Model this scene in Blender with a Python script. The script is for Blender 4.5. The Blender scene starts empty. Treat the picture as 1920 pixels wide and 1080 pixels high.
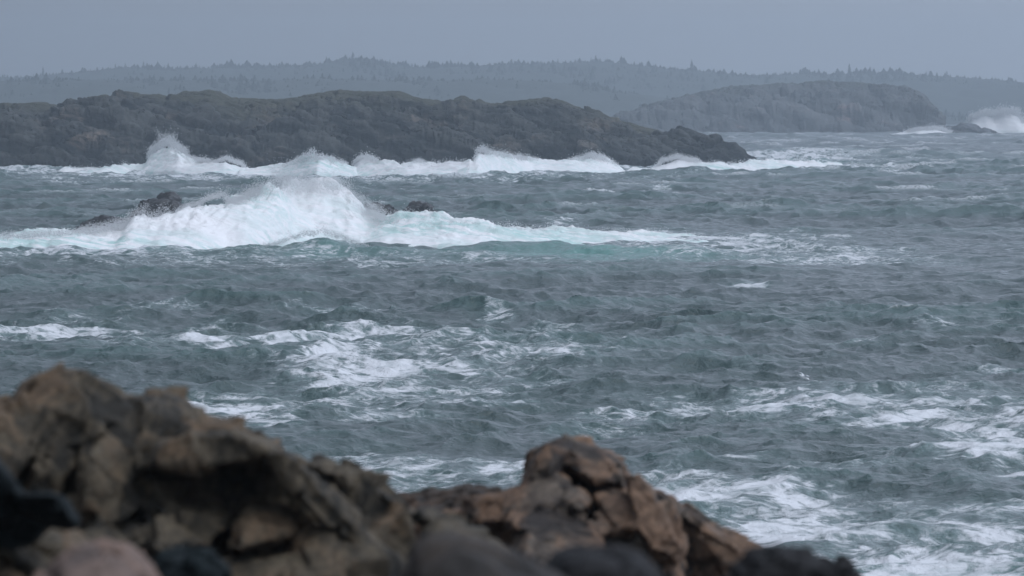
import bpy, bmesh, math, random
import numpy as np
from mathutils import Vector

# ------------------------------------------------------------------ scene, camera, world, sun, exposure
scene = bpy.context.scene
COL = scene.collection
H = 10.0                       # eye height above the sea
FPX = 9134.0                   # focal length in photo pixels (12 degree lens, 1920 px wide)
HOR = 189.0                    # photo row of the true horizon

cam_d = bpy.data.cameras.new('camera')
cam = bpy.data.objects.new('camera', cam_d)
COL.objects.link(cam)
cam_d.sensor_width = 36.0
cam_d.lens = 36.0 * FPX / 1920.0
cam_d.clip_start = 0.5
cam_d.clip_end = 20000
cam.location = (0, 0, H)
cam.rotation_euler = (math.radians(90) - math.atan((540 - HOR) / FPX), 0, 0)
cam_d.dof.use_dof = True
cam_d.dof.focus_distance = 380
cam_d.dof.aperture_fstop = 4.9
scene.camera = cam

SUN_EL, SUN_AZ = math.radians(58), math.radians(125)     # azimuth from +Y towards +X
world = bpy.data.worlds.new('World')
scene.world = world
world.use_nodes = True
wt = world.node_tree
wt.nodes.clear()
W = wt.nodes.new
wout = W('ShaderNodeOutputWorld'); bg = W('ShaderNodeBackground')
sky = W('ShaderNodeTexSky'); sky.sky_type = 'NISHITA'; sky.sun_disc = False
sky.sun_elevation = SUN_EL; sky.sun_rotation = SUN_AZ
sky.air_density = 1.0; sky.dust_density = 3.0
tc = W('ShaderNodeTexCoord'); sx = W('ShaderNodeSeparateXYZ')
wt.links.new(tc.outputs['Generated'], sx.inputs[0])
mr = W('ShaderNodeMapRange'); mr.inputs[1].default_value = 0.0; mr.inputs[2].default_value = 0.9
mr.inputs[3].default_value = 0.95; mr.inputs[4].default_value = 2.1
wt.links.new(sx.outputs['Z'], mr.inputs[0])
mx = W('ShaderNodeMapRange'); mx.inputs[1].default_value = -0.35; mx.inputs[2].default_value = 0.35
mx.inputs[3].default_value = 0.30; mx.inputs[4].default_value = 1.70
wt.links.new(sx.outputs['X'], mx.inputs[0])
mul = W('ShaderNodeMath'); mul.operation = 'MULTIPLY'
wt.links.new(mr.outputs[0], mul.inputs[0]); wt.links.new(mx.outputs[0], mul.inputs[1])
# soft cloud structure of the overcast
cn = W('ShaderNodeTexNoise'); cn.inputs['Scale'].default_value = 2.2; cn.inputs['Detail'].default_value = 4
cmap = W('ShaderNodeMapping'); cmap.inputs['Scale'].default_value = (1, 1, 4)
wt.links.new(tc.outputs['Generated'], cmap.inputs[0]); wt.links.new(cmap.outputs[0], cn.inputs['Vector'])
cr = W('ShaderNodeMapRange'); cr.inputs[1].default_value = 0.3; cr.inputs[2].default_value = 0.7
cr.inputs[3].default_value = 0.93; cr.inputs[4].default_value = 1.07
wt.links.new(cn.outputs['Fac'], cr.inputs[0])
mul2 = W('ShaderNodeMath'); mul2.operation = 'MULTIPLY'
wt.links.new(mul.outputs[0], mul2.inputs[0]); wt.links.new(cr.outputs[0], mul2.inputs[1])
cloud = W('ShaderNodeVectorMath'); cloud.operation = 'SCALE'
cloud.inputs[0].default_value = (3.02, 3.40, 4.22)       # cloud deck radiance before the 0.1 strength
wt.links.new(mul2.outputs[0], cloud.inputs['Scale'])
mixw = W('ShaderNodeMix'); mixw.data_type = 'RGBA'; mixw.inputs[0].default_value = 0.92
wt.links.new(sky.outputs[0], mixw.inputs[6]); wt.links.new(cloud.outputs[0], mixw.inputs[7])
wt.links.new(mixw.outputs[2], bg.inputs[0])
bg.inputs[1].default_value = 0.1
wt.links.new(bg.outputs[0], wout.inputs[0])

sun_d = bpy.data.lights.new('sun', 'SUN')
sun_d.energy = 0.5; sun_d.angle = math.radians(25); sun_d.color = (1.0, 0.96, 0.9)
sun = bpy.data.objects.new('sun', sun_d)
COL.objects.link(sun)
sdir = Vector((math.sin(SUN_AZ) * math.cos(SUN_EL), math.cos(SUN_AZ) * math.cos(SUN_EL), math.sin(SUN_EL)))
sun.rotation_euler = sdir.to_track_quat('Z', 'Y').to_euler()

scene.view_settings.view_transform = 'Standard'
scene.view_settings.look = 'None'
scene.view_settings.exposure = 0.27
scene.view_settings.gamma = 1.0
scene.render.engine = 'CYCLES'
scene.cycles.use_denoising = True
scene.cycles.max_bounces = 32
scene.cycles.diffuse_bounces = 32
scene.cycles.transmission_bounces = 6
scene.cycles.volume_bounces = 1

HAZE_DENSITY = 0.00042
HAZE_COLOR = (0.825, 0.92, 1.0)

# ------------------------------------------------------------------ helpers
rng = np.random.default_rng(7)
random.seed(7)

def gx(px, d): return (px - 960.0) / FPX * d
def gz(py, d): return H - (py - HOR) / FPX * d
def dsea(py): return H * FPX / (py - HOR)
def sstep(a, b, x):
    t = np.clip((x - a) / (b - a), 0, 1)
    return t * t * (3 - 2 * t)

def _hash(ix, iy, iz, seed):
    h = (ix.astype(np.int64) * 374761393 + iy.astype(np.int64) * 668265263 + iz.astype(np.int64) * 2147483647 + seed * 1274126177) & 0xFFFFFFFF
    h = ((h ^ (h >> 13)) * 1274126177) & 0xFFFFFFFF
    h = ((h ^ (h >> 16)) * 2246822519) & 0xFFFFFFFF
    return ((h ^ (h >> 15)) & 0xFFFFFF) / float(0xFFFFFF)

def vnoise(p, seed=0):
    i = np.floor(p); f = p - i
    u = f * f * f * (f * (f * 6 - 15) + 10)
    i = i.astype(np.int64)
    r = 0
    for dx in (0, 1):
        for dy in (0, 1):
            for dz in (0, 1):
                w = (u[:, 0] if dx else 1 - u[:, 0]) * (u[:, 1] if dy else 1 - u[:, 1]) * (u[:, 2] if dz else 1 - u[:, 2])
                r = r + w * _hash(i[:, 0] + dx, i[:, 1] + dy, i[:, 2] + dz, seed)
    return r * 2 - 1

def fbm(p, octaves=5, seed=0, gain=0.5, ridged=False):
    a, s, r, t = 1.0, 1.0, 0, 0
    for o in range(octaves):
        n = vnoise(p * s + 17.3 * o, seed + o)
        if ridged: n = 1 - 2 * np.abs(n)
        r = r + a * n; t += a
        a *= gain; s *= 2.03
    return r / t

def worley(p, seed=0):
    i = np.floor(p).astype(np.int64)
    n = len(p)
    f1 = np.full(n, 1e9); f2 = np.full(n, 1e9); idr = np.zeros(n); c = np.zeros((n, 3))
    for dx in (-1, 0, 1):
        for dy in (-1, 0, 1):
            for dz in (-1, 0, 1):
                jx, jy, jz = i[:, 0] + dx, i[:, 1] + dy, i[:, 2] + dz
                q = np.stack([jx + _hash(jx, jy, jz, seed), jy + _hash(jx, jy, jz, seed + 1), jz + _hash(jx, jy, jz, seed + 2)], 1)
                d = np.sqrt(((q - p) ** 2).sum(1))
                near = d < f1
                f2 = np.where(near, f1, np.minimum(f2, d))
                idr = np.where(near, _hash(jx, jy, jz, seed + 3), idr)
                c[near] = q[near]
                f1 = np.where(near, d, f1)
    return f1, f2, idr, c

def mesh_np(name, verts, faces, smooth=True):
    """verts (n,3); faces (m,3) or (m,4)"""
    me = bpy.data.meshes.new(name)
    k = faces.shape[1]
    me.vertices.add(len(verts)); me.loops.add(faces.size); me.polygons.add(len(faces))
    me.vertices.foreach_set('co', np.ascontiguousarray(verts, np.float32).ravel())
    me.loops.foreach_set('vertex_index', np.ascontiguousarray(faces, np.int32).ravel())
    me.polygons.foreach_set('loop_start', np.arange(0, faces.size, k, dtype=np.int32))
    me.polygons.foreach_set('loop_total', np.full(len(faces), k, np.int32))
    me.polygons.foreach_set('use_smooth', np.full(len(faces), smooth))
    me.update(calc_edges=True)
    return me

def attr(me, name, vals):
    a = me.attributes.new(name, 'FLOAT', 'POINT')
    a.data.foreach_set('value', np.ascontiguousarray(vals, np.float32))

def grid_faces(r, c):
    i = np.arange(r * c).reshape(r, c)
    return np.stack([i[:-1, :-1], i[:-1, 1:], i[1:, 1:], i[1:, :-1]], -1).reshape(-1, 4)

def link(name, me, mat, loc=(0, 0, 0), parent=None):
    o = bpy.data.objects.new(name, me)
    COL.objects.link(o)
    o.location = loc
    if mat and not me.materials: me.materials.append(mat)
    if parent: o.parent = parent
    return o

def tag(o, label, cat, group=None):
    o['label'] = label; o['category'] = cat
    if group: o['group'] = group
    return o

def structure(o): o['kind'] = 'structure'; return o
def interp(px, pts):
    pts = np.array(pts, float)
    return np.interp(px, pts[:, 0], pts[:, 1])

class Mat:
    def __init__(s, name):
        s.m = bpy.data.materials.new(name); s.m.use_nodes = True
        s.t = s.m.node_tree; s.t.nodes.clear()
        s.out = s.n('ShaderNodeOutputMaterial'); s.b = s.n('ShaderNodeBsdfPrincipled')
        s.t.links.new(s.b.outputs[0], s.out.inputs[0])
    def n(s, kind, **kw):
        x = s.t.nodes.new(kind)
        for k, v in kw.items(): setattr(x, k, v)
        return x
    def l(s, a, b): s.t.links.new(a, b)
    def val(s, sock, v):
        if hasattr(v, 'is_output'): s.l(v, sock)
        else: sock.default_value = v
    def math(s, op, a, b=0.0, c=0.0, clamp=False):
        x = s.n('ShaderNodeMath', operation=op, use_clamp=clamp)
        for i, v in enumerate((a, b, c)): s.val(x.inputs[i], v)
        return x.outputs[0]
    def mix(s, f, a, b):
        x = s.n('ShaderNodeMix', data_type='RGBA')
        s.val(x.inputs[0], f); s.val(x.inputs[6], a if hasattr(a, 'is_output') else (*a, 1)); s.val(x.inputs[7], b if hasattr(b, 'is_output') else (*b, 1))
        return x.outputs[2]
    def rng(s, v, a, b, c=0.0, d=1.0, smooth=True):
        x = s.n('ShaderNodeMapRange')
        if smooth: x.interpolation_type = 'SMOOTHSTEP'
        s.val(x.inputs[0], v); s.val(x.inputs[1], a); s.val(x.inputs[2], b); s.val(x.inputs[3], c); s.val(x.inputs[4], d)
        return x.outputs[0]
    def attr(s, name): return s.n('ShaderNodeAttribute', attribute_name=name).outputs['Fac']
    def coord(s, scale=(1, 1, 1), rot=(0, 0, 0)):
        g = s.n('ShaderNodeTexCoord'); m = s.n('ShaderNodeMapping', vector_type='TEXTURE')   # turn first, then squeeze
        m.inputs['Scale'].default_value = tuple(1.0 / k for k in scale); m.inputs['Rotation'].default_value = rot
        s.l(g.outputs['Object'], m.inputs[0]); return m.outputs[0]
    def noise(s, vec, scale, detail=5, rough=0.55, dist=0.0):
        x = s.n('ShaderNodeTexNoise'); s.l(vec, x.inputs['Vector'])
        x.inputs['Scale'].default_value = scale; x.inputs['Detail'].default_value = detail
        x.inputs['Roughness'].default_value = rough; x.inputs['Distortion'].default_value = dist
        return x.outputs['Fac']
    def bump(s, h, strength, dist):
        x = s.n('ShaderNodeBump'); x.inputs['Strength'].default_value = strength; x.inputs['Distance'].default_value = dist
        s.l(h, x.inputs['Height']); s.l(x.outputs[0], s.b.inputs['Normal'])
    def set(s, **kw):
        names = dict(color='Base Color', rough='Roughness', ior='IOR', spec='Specular IOR Level')
        for k, v in kw.items():
            i = s.b.inputs[names[k]]
            if k == 'color' and not hasattr(v, 'is_output'): v = (*v, 1)
            s.val(i, v)

# ------------------------------------------------------------------ materials
def sea_material():
    m = Mat('sea_water')
    co = m.coord()
    foam, teal, cap = m.attr('foam'), m.attr('teal'), m.attr('cap')
    big = m.noise(co, 0.035, 3)
    base = m.mix(m.rng(big, 0.35, 0.65), (0.036, 0.062, 0.059), (0.047, 0.073, 0.071))
    base = m.mix(teal, base, (0.10, 0.265, 0.23))
    # lacy foam: warped noise and its veins
    cs = m.coord((0.75, 1.0, 1.0), (0, 0, 0.35))
    n1 = m.noise(cs, 0.62, 8, 0.66, 1.4)
    def vein(scale, width, dist):
        n = m.noise(cs, scale, 5, 0.58, dist)
        return m.math('SUBTRACT', 1.0, m.math('MULTIPLY', m.math('ABSOLUTE', m.math('SUBTRACT', n, 0.5)), width), clamp=True)
    v = m.math('ADD', m.math('MULTIPLY', vein(0.55, 6.5, 1.6), 0.6), m.math('MULTIPLY', vein(1.5, 6.0, 1.0), 0.4))
    t = m.math('ADD', m.math('MULTIPLY', n1, 0.62), m.math('MULTIPLY', v, 0.38))
    thr = m.rng(foam, 0.0, 1.0, 0.84, 0.12, False)
    mask = m.rng(t, m.math('SUBTRACT', thr, 0.04), m.math('ADD', thr, 0.21))
    mask = m.math('MULTIPLY', mask, m.rng(foam, 0.02, 0.12))
    mask = m.math('MULTIPLY', mask, m.math('ADD', m.rng(n1, 0.36, 0.60, 0.55, 1.0), m.math('MULTIPLY', foam, 0.15)), clamp=True)
    n3 = m.noise(co, 3.5, 5, 0.65, 0.8)
    capm = m.math('MULTIPLY', cap, m.rng(n3, 0.36, 0.56))
    mask = m.math('MAXIMUM', mask, capm)
    thin = m.math('MULTIPLY', m.rng(t, m.math('SUBTRACT', thr, 0.12), thr), m.math('MULTIPLY', m.rng(foam, 0.05, 0.4), 0.20))
    base = m.mix(thin, base, (0.35, 0.46, 0.46))
    m.set(color=m.mix(mask, base, (0.72, 0.74, 0.76)), rough=m.rng(mask, 0, 1, 0.09, 0.75), ior=1.333)
    w1 = m.noise(m.coord((1.0, 1.5, 1.0), (0, 0, 0.5)), 1.9, 4, 0.6, 0.6)
    w2 = m.noise(co, 7.0, 3, 0.6, 0.3)
    hgt = m.math('ADD', m.math('MULTIPLY', w1, 0.16), m.math('ADD', m.math('MULTIPLY', w2, 0.03), m.math('MULTIPLY', mask, 0.05)))
    m.bump(hgt, 0.9, 1.0)
    return m.m

def whitewater_material():
    m = Mat('white_water')
    co = m.coord((0.28, 0.9, 1.5), (0, 0.22, 0))
    n = m.noise(co, 0.55, 7, 0.62, 1.5)
    n2 = m.noise(m.coord((0.6, 1, 1.5)), 1.6, 6, 0.6, 1.0)
    f = m.math('ADD', m.math('MULTIPLY', n, 0.75), m.math('MULTIPLY', n2, 0.25))
    tl = m.math('MULTIPLY', m.rng(f, 0.59, 0.42), m.attr('green'))
    c = m.mix(tl, (0.93, 0.93, 0.93), (0.40, 0.66, 0.61))
    m.set(color=c, rough=0.6, ior=1.33)
    m.bump(m.noise(m.coord((0.3, 1.0, 1.4), (0, 0.25, 0)), 1.2, 7, 0.6, 0.8), 0.5, 0.5)
    return m.m

def spray_material():
    m = Mat('spray_drops')
    m.set(color=(0.94, 0.95, 0.955), rough=0.8, spec=0.2)
    tr = m.n('ShaderNodeBsdfTranslucent'); tr.inputs[0].default_value = (0.94, 0.95, 0.955, 1)
    mx = m.n('ShaderNodeMixShader'); mx.inputs[0].default_value = 0.5
    m.l(m.b.outputs[0], mx.inputs[1]); m.l(tr.outputs[0], mx.inputs[2]); m.l(mx.outputs[0], m.out.inputs[0])
    return m.m

def rock_material(name, dark, mid, warm, scale, rot=(0, 0, 0), stretch=(1, 1, 3), warmth=(0.5, 0.65), bump=0.5, spec=0.35, rough=0.75):
    m = Mat(name)
    co = m.coord(stretch, rot); ci = m.coord()
    a = m.noise(co, 1.0 * scale, 8, 0.68, 0.5)
    b = m.noise(ci, 0.7 * scale, 6, 0.6, 0.4)
    f = m.noise(ci, 7 * scale, 6, 0.7)
    tint = m.attr('tint')
    k = m.math('ADD', m.math('MULTIPLY', a, 0.74), m.math('MULTIPLY', tint, 0.26))
    c = m.mix(m.rng(k, 0.385, 0.575), dark, mid)
    c = m.mix(m.math('MULTIPLY', m.rng(m.math('ADD', b, m.math('MULTIPLY', m.math('SUBTRACT', tint, 0.5), 0.25)), *warmth), 0.9), c, warm)
    c = m.mix(m.rng(f, 0.62, 0.42, 0, 0.45), c, dark)
    m.set(color=c, rough=rough, spec=spec)
    m.bump(m.math('ADD', m.math('MULTIPLY', a, 1.0), m.math('MULTIPLY', f, 0.35)), bump, 0.12 / scale)
    return m.m

def island_material(name, veg, rock, dark, warm, zlow, zveg, s=1.0):
    m = Mat(name)
    g = m.n('ShaderNodeNewGeometry'); sp = m.n('ShaderNodeSeparateXYZ'); sn = m.n('ShaderNodeSeparateXYZ')
    m.l(g.outputs['Position'], sp.inputs[0]); m.l(g.outputs['Normal'], sn.inputs[0])
    co = m.coord((0.6, 1, 2.2), (0, 0.2, 0)); ci = m.coord()
    a = m.noise(co, 0.36 * s, 9, 0.70, 0.7)
    b = m.noise(ci, 0.10 * s, 6, 0.6, 0.6)
    f = m.noise(ci, 1.7 * s, 5, 0.7)
    tint = m.attr('tint')
    k = m.math('ADD', m.math('MULTIPLY', a, 0.52), m.math('ADD', m.math('MULTIPLY', tint, 0.24), m.math('MULTIPLY', b, 0.24)))
    c = m.mix(m.rng(k, 0.43, 0.59), dark, rock)
    c = m.mix(m.math('MULTIPLY', m.rng(m.math('ADD', m.math('MULTIPLY', b, 0.6), m.math('MULTIPLY', a, 0.4)), 0.54, 0.66), 0.75), c, warm)
    vz = m.math('ADD', m.attr('crest'), m.math('MULTIPLY', m.math('SUBTRACT', b, 0.5), zveg))
    vm = m.math('MULTIPLY', m.rng(vz, 0.64, 0.92), m.rng(sn.outputs['Z'], 0.25, 0.7))
    vm = m.math('MULTIPLY', vm, m.rng(f, 0.30, 0.52, 0, 0.8))
    c = m.mix(vm, c, veg)
    wet = m.rng(m.math('ADD', sp.outputs['Z'], m.math('MULTIPLY', a, 3.0)), zlow + 6.0, zlow + 1.2)
    c = m.mix(m.math('MULTIPLY', wet, 0.88), c, dark)
    m.set(color=c, rough=0.85, spec=0.25)
    m.bump(m.math('ADD', a, m.math('MULTIPLY', f, 0.4)), 0.8, 0.5 / s)
    return m.m

M_SEA = sea_material(); M_WHITE = whitewater_material(); M_SPRAY = spray_material()
ROT = (0.0, -1.05, 0.2)
M_ROCK_BROWN = rock_material('brown_rock', (0.018, 0.016, 0.011), (0.118, 0.094, 0.061), (0.172, 0.114, 0.066), 3.0, ROT, (1, 1, 4.0), (0.52, 0.68))
M_ROCK_ORANGE = rock_material('rusty_rock', (0.024, 0.019, 0.016), (0.150, 0.118, 0.088), (0.240, 0.145, 0.088), 2.6, (0, 0.35, 0.2), (1, 1, 3.0), (0.40, 0.56))
M_ROCK_GREY = rock_material('dark_grey_rock', (0.009, 0.009, 0.0095), (0.024, 0.024, 0.025), (0.032, 0.028, 0.025), 2.2, (0.3, 0.2, 0), (1, 1, 1.5), (0.55, 0.7), 0.3, 0.2)
M_ROCK_BLUE = rock_material('wet_blue_grey_rock', (0.008, 0.011, 0.012), (0.016, 0.023, 0.025), (0.018, 0.022, 0.023), 2.5, (0.3, 0.2, 0), (1, 1, 1.5), (0.55, 0.7), 0.3, 0.12, 0.85)
M_ROCK_PINK = rock_material('pale_pinkish_rock', (0.075, 0.055, 0.045), (0.23, 0.165, 0.135), (0.25, 0.16, 0.115), 3.0, (0.3, 0.2, 0), (1, 1, 1.6), (0.45, 0.6), 0.35)
M_ROCK_DARKBROWN = rock_material('dark_brown_rock', (0.013, 0.011, 0.009), (0.052, 0.040, 0.030), (0.095, 0.062, 0.042), 2.4, (0.2, 0.3, 0), (1, 1, 1.7), (0.5, 0.68), 0.3)
M_REEF = rock_material('wet_reef_rock', (0.010, 0.011, 0.012), (0.036, 0.037, 0.038), (0.05, 0.042, 0.034), 0.5, (0, 0.4, 0), (1, 1, 2.2), (0.55, 0.7), 0.6, 0.5, 0.45)
M_ISLAND = island_material('island_rock', (0.070, 0.072, 0.045), (0.070, 0.074, 0.069), (0.004, 0.008, 0.009), (0.21, 0.165, 0.13), 0.0, 0.7)
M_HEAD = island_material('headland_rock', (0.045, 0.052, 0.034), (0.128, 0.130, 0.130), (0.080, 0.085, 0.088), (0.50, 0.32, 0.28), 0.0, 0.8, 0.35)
def plain(name, c, r=0.9):
    m = Mat(name); n = m.noise(m.coord(), 0.6, 4)
    m.set(color=m.mix(m.rng(n, 0.3, 0.7), tuple(0.6 * x for x in c), c), rough=r, spec=0.2); return m.m
M_TREE = plain('spruce_needles', (0.058, 0.074, 0.060))
M_HILL = plain('forest_floor', (0.075, 0.088, 0.075))
M_SHORE = plain('shore_bedrock', (0.05, 0.043, 0.038))

# ------------------------------------------------------------------ the sea
def ocean_tile(L, N, lam_p, Hs, ang, seed, lam_min):
    r = np.random.default_rng(seed)
    k1 = np.fft.fftfreq(N, L / N) * 2 * np.pi
    kx, ky = np.meshgrid(k1, k1, indexing='xy')
    k = np.hypot(kx, ky); k[0, 0] = 1e-6
    kp = 2 * np.pi / lam_p
    th = np.arctan2(ky, kx) - ang
    D = np.cos(th / 2) ** 2
    D = D ** (1.6 + 9.0 * (np.minimum(kp / k, 1)) ** 0.8) + 0.03
    S = k ** -4.05 * np.exp(-1.25 * (kp / k) ** 2) * D
    ks = 2 * np.pi / 46.0                                       # some long swell underneath
    S += 1.2e-1 * k ** -4 * np.exp(-((k - ks) / (0.25 * ks)) ** 2) * np.cos((th + 0.5) / 2) ** 16
    S[0, 0] = 0
    A = np.sqrt(S) * (r.standard_normal((N, N)) + 1j * r.standard_normal((N, N)))
    h = np.fft.ifft2(A).real
    A *= Hs / 4 / h.std()
    lev = []
    for lm in lam_min:
        B = A * np.exp(-(k * lm / (2 * np.pi)) ** 4)
        h = np.fft.ifft2(B).real
        dx = np.fft.ifft2(1j * kx / k * B).real; dy = np.fft.ifft2(1j * ky / k * B).real
        lev.append((h, dx, dy))
    B = A * np.exp(-(k * 0.5 / (2 * np.pi)) ** 4)
    jxx = np.fft.ifft2(-kx * kx / k * B).real; jyy = np.fft.ifft2(-ky * ky / k * B).real; jxy = np.fft.ifft2(-kx * ky / k * B).real
    return lev, (jxx, jyy, jxy)

SEA_L, SEA_N = 210.0, 2048
LAM = [0.28, 0.7, 1.6, 4.0]
SEA_LEV, SEA_J = ocean_tile(SEA_L, SEA_N, 12.0, 1.38, math.radians(-64), 5, LAM)
CHOP = 1.0

def tile_sample(F, x, y):
    u = x / SEA_L * SEA_N; v = y / SEA_L * SEA_N
    iu = np.floor(u).astype(np.int64); iv = np.floor(v).astype(np.int64)
    fu = u - iu; fv = v - iv
    a, b = iu % SEA_N, (iu + 1) % SEA_N; c, d = iv % SEA_N, (iv + 1) % SEA_N
    return (F[c, a] * (1 - fu) + F[c, b] * fu) * (1 - fv) + (F[d, a] * (1 - fu) + F[d, b] * fu) * fv

# drifting foam, laid out on the sea as (photo column, row, half width, half height, amount) of each patch's centre
FOAM = [
    (90, 622, 110, 15, .62), (150, 600, 90, 7, .3), (390, 640, 110, 12, .66), (560, 645, 130, 17, .62), (690, 632, 100, 18, .85), (800, 622, 50, 9, .4),
    (690, 690, 130, 20, .54), (830, 690, 150, 20, .56), (980, 680, 140, 18, .54), (650, 728, 100, 14, .55), (800, 735, 140, 18, .50), (1080, 690, 70, 16, .4),
    (460, 768, 105, 26, .78), (430, 800, 80, 12, .5), (510, 806, 45, 9, .6), (20, 752, 40, 6, .7), (620, 720, 40, 22, .5),
    (1250, 764, 90, 17, .80), (1390, 766, 70, 14, .62), (1500, 745, 90, 16, .62), (1640, 738, 150, 18, .80), (1790, 745, 130, 20, .62),
    (1700, 775, 190, 24, .80), (1560, 775, 80, 16, .5), (1870, 790, 90, 28, .66), (1900, 690, 60, 6, .5), (1760, 860, 90, 12, .62), (1860, 868, 110, 18, .76), (1900, 905, 50, 10, .5),
    (700, 878, 90, 20, .82), (770, 910, 70, 28, .85), (600, 875, 40, 10, .6), (900, 885, 130, 9, .45), (950, 897, 55, 18, .72), (850, 884, 50, 5, .5),
    (1300, 912, 90, 12, .62), (1380, 940, 120, 14, .76), (1480, 950, 60, 8, .5), (1450, 985, 180, 24, .92), (1600, 1000, 190, 20, .88), (1700, 975, 100, 9, .6),
    (1500, 1020, 160, 26, .92), (1700, 1050, 240, 40, .80), (1850, 960, 140, 20, .58), (1880, 1020, 120, 26, .72), (1620, 1075, 160, 30, .8), (1250, 960, 90, 30, .7),
    (620, 582, 60, 9, .5), (690, 578, 40, 6, .4), (385, 606, 28, 7, .5), (1405, 533, 24, 3, .55), (1030, 612, 45, 9, .45), (920, 592, 26, 5, .5), (1000, 630, 90, 10, .35),
    (1290, 455, 160, 12, .62), (1400, 468, 150, 14, .5), (1560, 480, 130, 11, .55), (1520, 450, 60, 7, .5), (1640, 495, 60, 5, .42), (1230, 432, 60, 6, .45), (1700, 490, 90, 8, .3),
    (1440, 300, 150, 5, .95), (1500, 296, 80, 4, .95), (1330, 320, 130, 5, .8), (1530, 321, 90, 3, .8), (1480, 310, 110, 9, .45), (1590, 302, 30, 3, .5),
    (160, 345, 70, 5, .5), (60, 323, 90, 2.5, .6), (260, 328, 150, 6, .7), (500, 330, 130, 5, .7), (300, 335, 120, 5, .4), (810, 345, 40, 3, .35), (700, 352, 30, 3, .35), (650, 335, 420, 5, .55),
    (1540, 285, 30, 2, .3), (1660, 325, 30, 2, .4), (1730, 300, 30, 2, .35), (1240, 356, 14, 3, .6), (870, 372, 40, 3, .3), (1090, 385, 30, 3, .4), (1060, 420, 40, 4, .35),
    (230, 658, 90, 6, .4), (1060, 715, 80, 8, .4), (900, 740, 110, 9, .4), (560, 690, 70, 6, .35), (1250, 735, 100, 6, .3), (1480, 800, 120, 7, .35), (1330, 865, 110, 7, .3), (1560, 890, 120, 8, .35), (1150, 640, 110, 5, .25), (1580, 640, 60, 4, .3), (300, 575, 60, 4, .3), (1180, 560, 50, 3, .3), (1800, 620, 70, 4, .3),
    (560, 488, 600, 8, .35), (350, 620, 250, 10, .22), (1100, 800, 120, 10, .25), (720, 770, 90, 14, .42), (1320, 690, 120, 10, .18), (160, 480, 170, 9, .6)]

def sea_height_bulges(x, y):
    """standing waves heaped up where the reef and the shore trip the swell"""
    px = 960 + x / np.maximum(y, 1) * FPX
    z = 0.95 * np.exp(-((px - 602) / 78) ** 2) * np.exp(-((y - 313.5) / 2.6) ** 2)
    z += 0.34 * sstep(640, 720, px) * sstep(1420, 1240, px) * np.exp(-((y - 311.5 - 1.2 * np.sin(px / 90)) / 2.4) ** 2)
    z += 0.55 * sstep(800, 950, px) * sstep(1420, 1250, px) * np.exp(-((y - 318 - 1.5 * np.sin(px / 70)) / 2.6) ** 2)
    z += 0.35 * sstep(-300, 0, px) * sstep(560, 480, px) * np.exp(-((y - 309.5) / 2.4) ** 2)
    z += 0.8 * np.exp(-((px - 1470) / 110) ** 2) * np.exp(-((y - 760) / 14) ** 2)
    return z

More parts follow.
